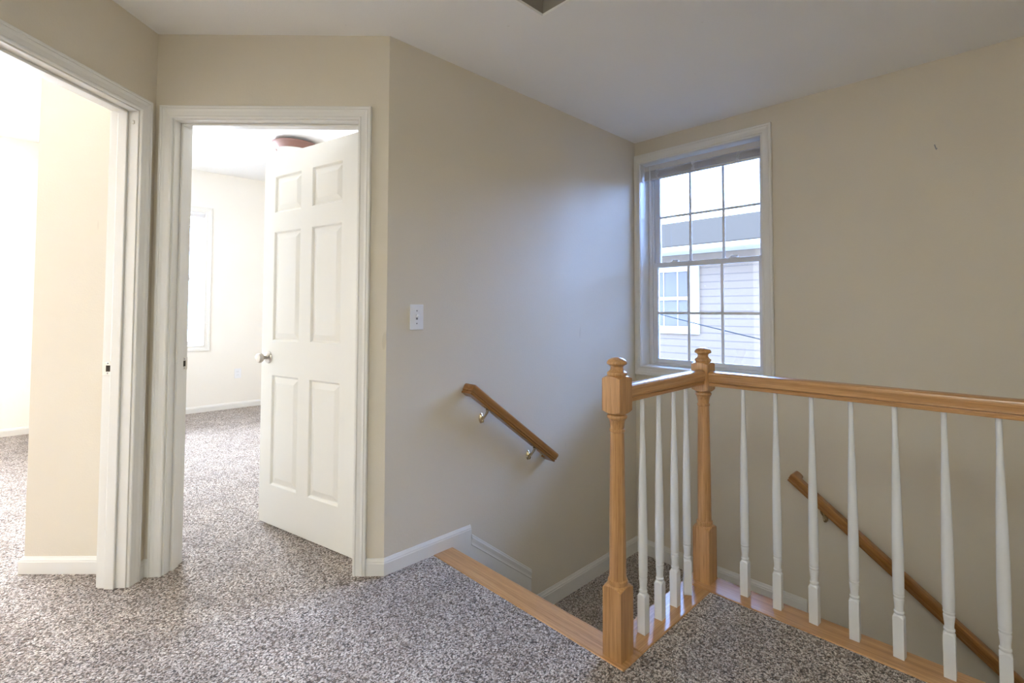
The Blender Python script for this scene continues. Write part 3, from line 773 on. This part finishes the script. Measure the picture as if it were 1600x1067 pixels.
for i in (1, 2, 3):
    xx = nx0+(nx1-nx0)*i/4; gm.box(xx-.009, xx+.009, 7.480, 7.489, nz0, nz1)
gmo = gm.obj('window_grid', 'outtrim')
under(house, *ho)
bpy.data.objects.remove(nw)
under(house, to); gp.parent = to; gmo.parent = to
cb = MB(); pts = []
for i in range(25):
    t_ = i/24; pts.append((-6.4+7.4*t_, 7.5-4.154*t_, 1.66-1.06*t_ - .10*4*t_*(1-t_)))
cb.tube(pts, .006, 6); cbo = cb.obj('cable', 'cable'); under(house, cbo)
gr = MB().box(-40, 30, YW+.19, 40, -3.2, -2.9).obj('ground', 'ground'); struct(gr)

# ------------------------------------------------------------------ light
w = bpy.data.worlds.new('sky'); bpy.context.scene.world = w; w.use_nodes = True
bg = w.node_tree.nodes['Background']; bg.inputs['Color'].default_value = (.43, .71, 1.45, 1); bg.inputs['Strength'].default_value = 24
def area(name, loc, rot, sx, sy, power, col):
    l = bpy.data.lights.new(name, 'AREA'); l.shape = 'RECTANGLE'; l.size = sx; l.size_y = sy; l.energy = power; l.color = col
    o = bpy.data.objects.new(name, l); COL.objects.link(o); o.location = loc; o.rotation_euler = rot; return o
# daylight arriving at the bedroom windows (sunny side of the house)
area('daylight_bedroom', (XF-.35, (W2[0]+W2[1])/2, 1.55), (0, -PI/2, 0), 1.7, 1.1, 640, (.92, .95, 1.0))
area('daylight_left_room', (XF-.35, (W3[0]+W3[1])/2, 1.55), (0, -PI/2, 0), 1.7, 2.4, 770, (1, .92, .76))

# fill lamp added unseen behind the camera to brighten the hall: an opaque bowl on a stem, throwing its light at the ceiling
hl = D2(.1, 3.05)
added_uplight = empty('added_hall_uplight', (hl[0], hl[1], H)); tag(added_uplight, 'added bowl uplight filling the hall from behind the camera', 'ceiling light')
TH_ = Matrix.Translation((hl[0], hl[1], H))
b1 = MB().lathe([(.06, -.0005), (.06, -.012), (.045, -.028), (.010, -.034), (.008, -.45), (.0005, -.452)], 28, TH_).obj('stem', 'nickel', smooth=True)
b2 = MB().lathe([(.235, -.345), (.225, -.375), (.19, -.41), (.12, -.440), (.05, -.450), (.0, -.451), (.0, -.445), (.05, -.444), (.118, -.434), (.186, -.405), (.220, -.372), (.230, -.345), (.235, -.345)], 40, TH_, False, False).obj('bowl', 'white', smooth=True)
under(added_uplight, b1, b2)
pl_ = bpy.data.lights.new('added_hall_fill', 'AREA'); pl_.shape = 'DISK'; pl_.size = .36; pl_.energy = 60; pl_.color = (.96, 1, .94)
po_ = bpy.data.objects.new('added_hall_fill', pl_); COL.objects.link(po_); po_.location = (hl[0], hl[1], H-.375); po_.rotation_euler = (PI, 0, 0)

for nm_, lb_, ct_ in (
    ('floor', 'mottled brown and cream carpet of the upstairs hall and bedrooms', 'floor'),
    ('ceiling', 'white flat ceiling over the hall and stairs', 'ceiling'),
    ('ceiling_bedrooms', 'higher white ceiling of the bedrooms beyond the doorways', 'ceiling'),
    ('wall_stair', 'pale wall with the light switch and the short handrail', 'wall'),
    ('wall_door', 'beige wall around the doorway with the open panelled door', 'wall'),
    ('wall_left', 'beige wall around the doorway at the left edge', 'wall'),
    ('wall_window', 'long beige wall with the double hung stair window', 'wall'),
    ('wall_far', 'bright far wall of the bedrooms with their windows', 'wall'),
    ('wall_pier', 'brightly lit cream wall end inside the left doorway', 'wall'),
    ('wall_partition', 'partition wall between the two bright bedrooms', 'wall'),
    ('trim_3', 'oak nosing strip along the top step of the stairs', 'trim'),
    ('trim_4', 'oak floor strip under the short rail', 'trim'),
    ('trim_5', 'oak floor strip under the long rail', 'trim'),
    ('trim_6', 'white sloping skirt board beside the top steps', 'trim'),
    ('baseboard_corner', 'white baseboard wrapping the wall corner right of the open door', 'baseboard'),
    ('baseboard_pocket', 'short white baseboard in the corner between the two door frames', 'baseboard'),
    ('baseboard_landing', 'white baseboard around the corner landing below the window', 'baseboard'),
    ('baseboard_pier', 'white baseboard on the cream wall end inside the left doorway', 'baseboard'),
    ('baseboard_far', 'white baseboard on the far wall seen past the open door', 'baseboard')):
    tag(bpy.data.objects[nm_], lb_, ct_)

# ------------------------------------------------------------------ camera
cam = bpy.data.cameras.new('camera'); co = bpy.data.objects.new('camera', cam); COL.objects.link(co)
f, cx, cy = 767.72, 836.139, 459.101
r_ = Vector((0.71460409, 0.69952765, 0.00143759)); u_ = Vector((0.02250913, -0.02504817, 0.9994328)); fw_ = Vector((-0.69916689, 0.71416641, 0.03364528))
Mx = Matrix((r_, u_, -fw_)).transposed().to_4x4(); Mx.translation = (0, 0, 1.17570740)
co.matrix_world = Mx
cam.sensor_width = 36; cam.lens = f*36/1600
cam.shift_x = -(cx-800)/1600; cam.shift_y = (cy-533.5)/1600
cam.clip_start = .02
sc = bpy.context.scene; sc.camera = co
sc.view_settings.view_transform = 'Standard'; sc.view_settings.look = 'None'; sc.view_settings.gamma = 1; sc.view_settings.use_curve_mapping = False
sc.view_settings.exposure = 0.12
try:
    sc.cycles.max_bounces = 16; sc.cycles.diffuse_bounces = 10; sc.cycles.transparent_max_bounces = 16
except Exception: pass
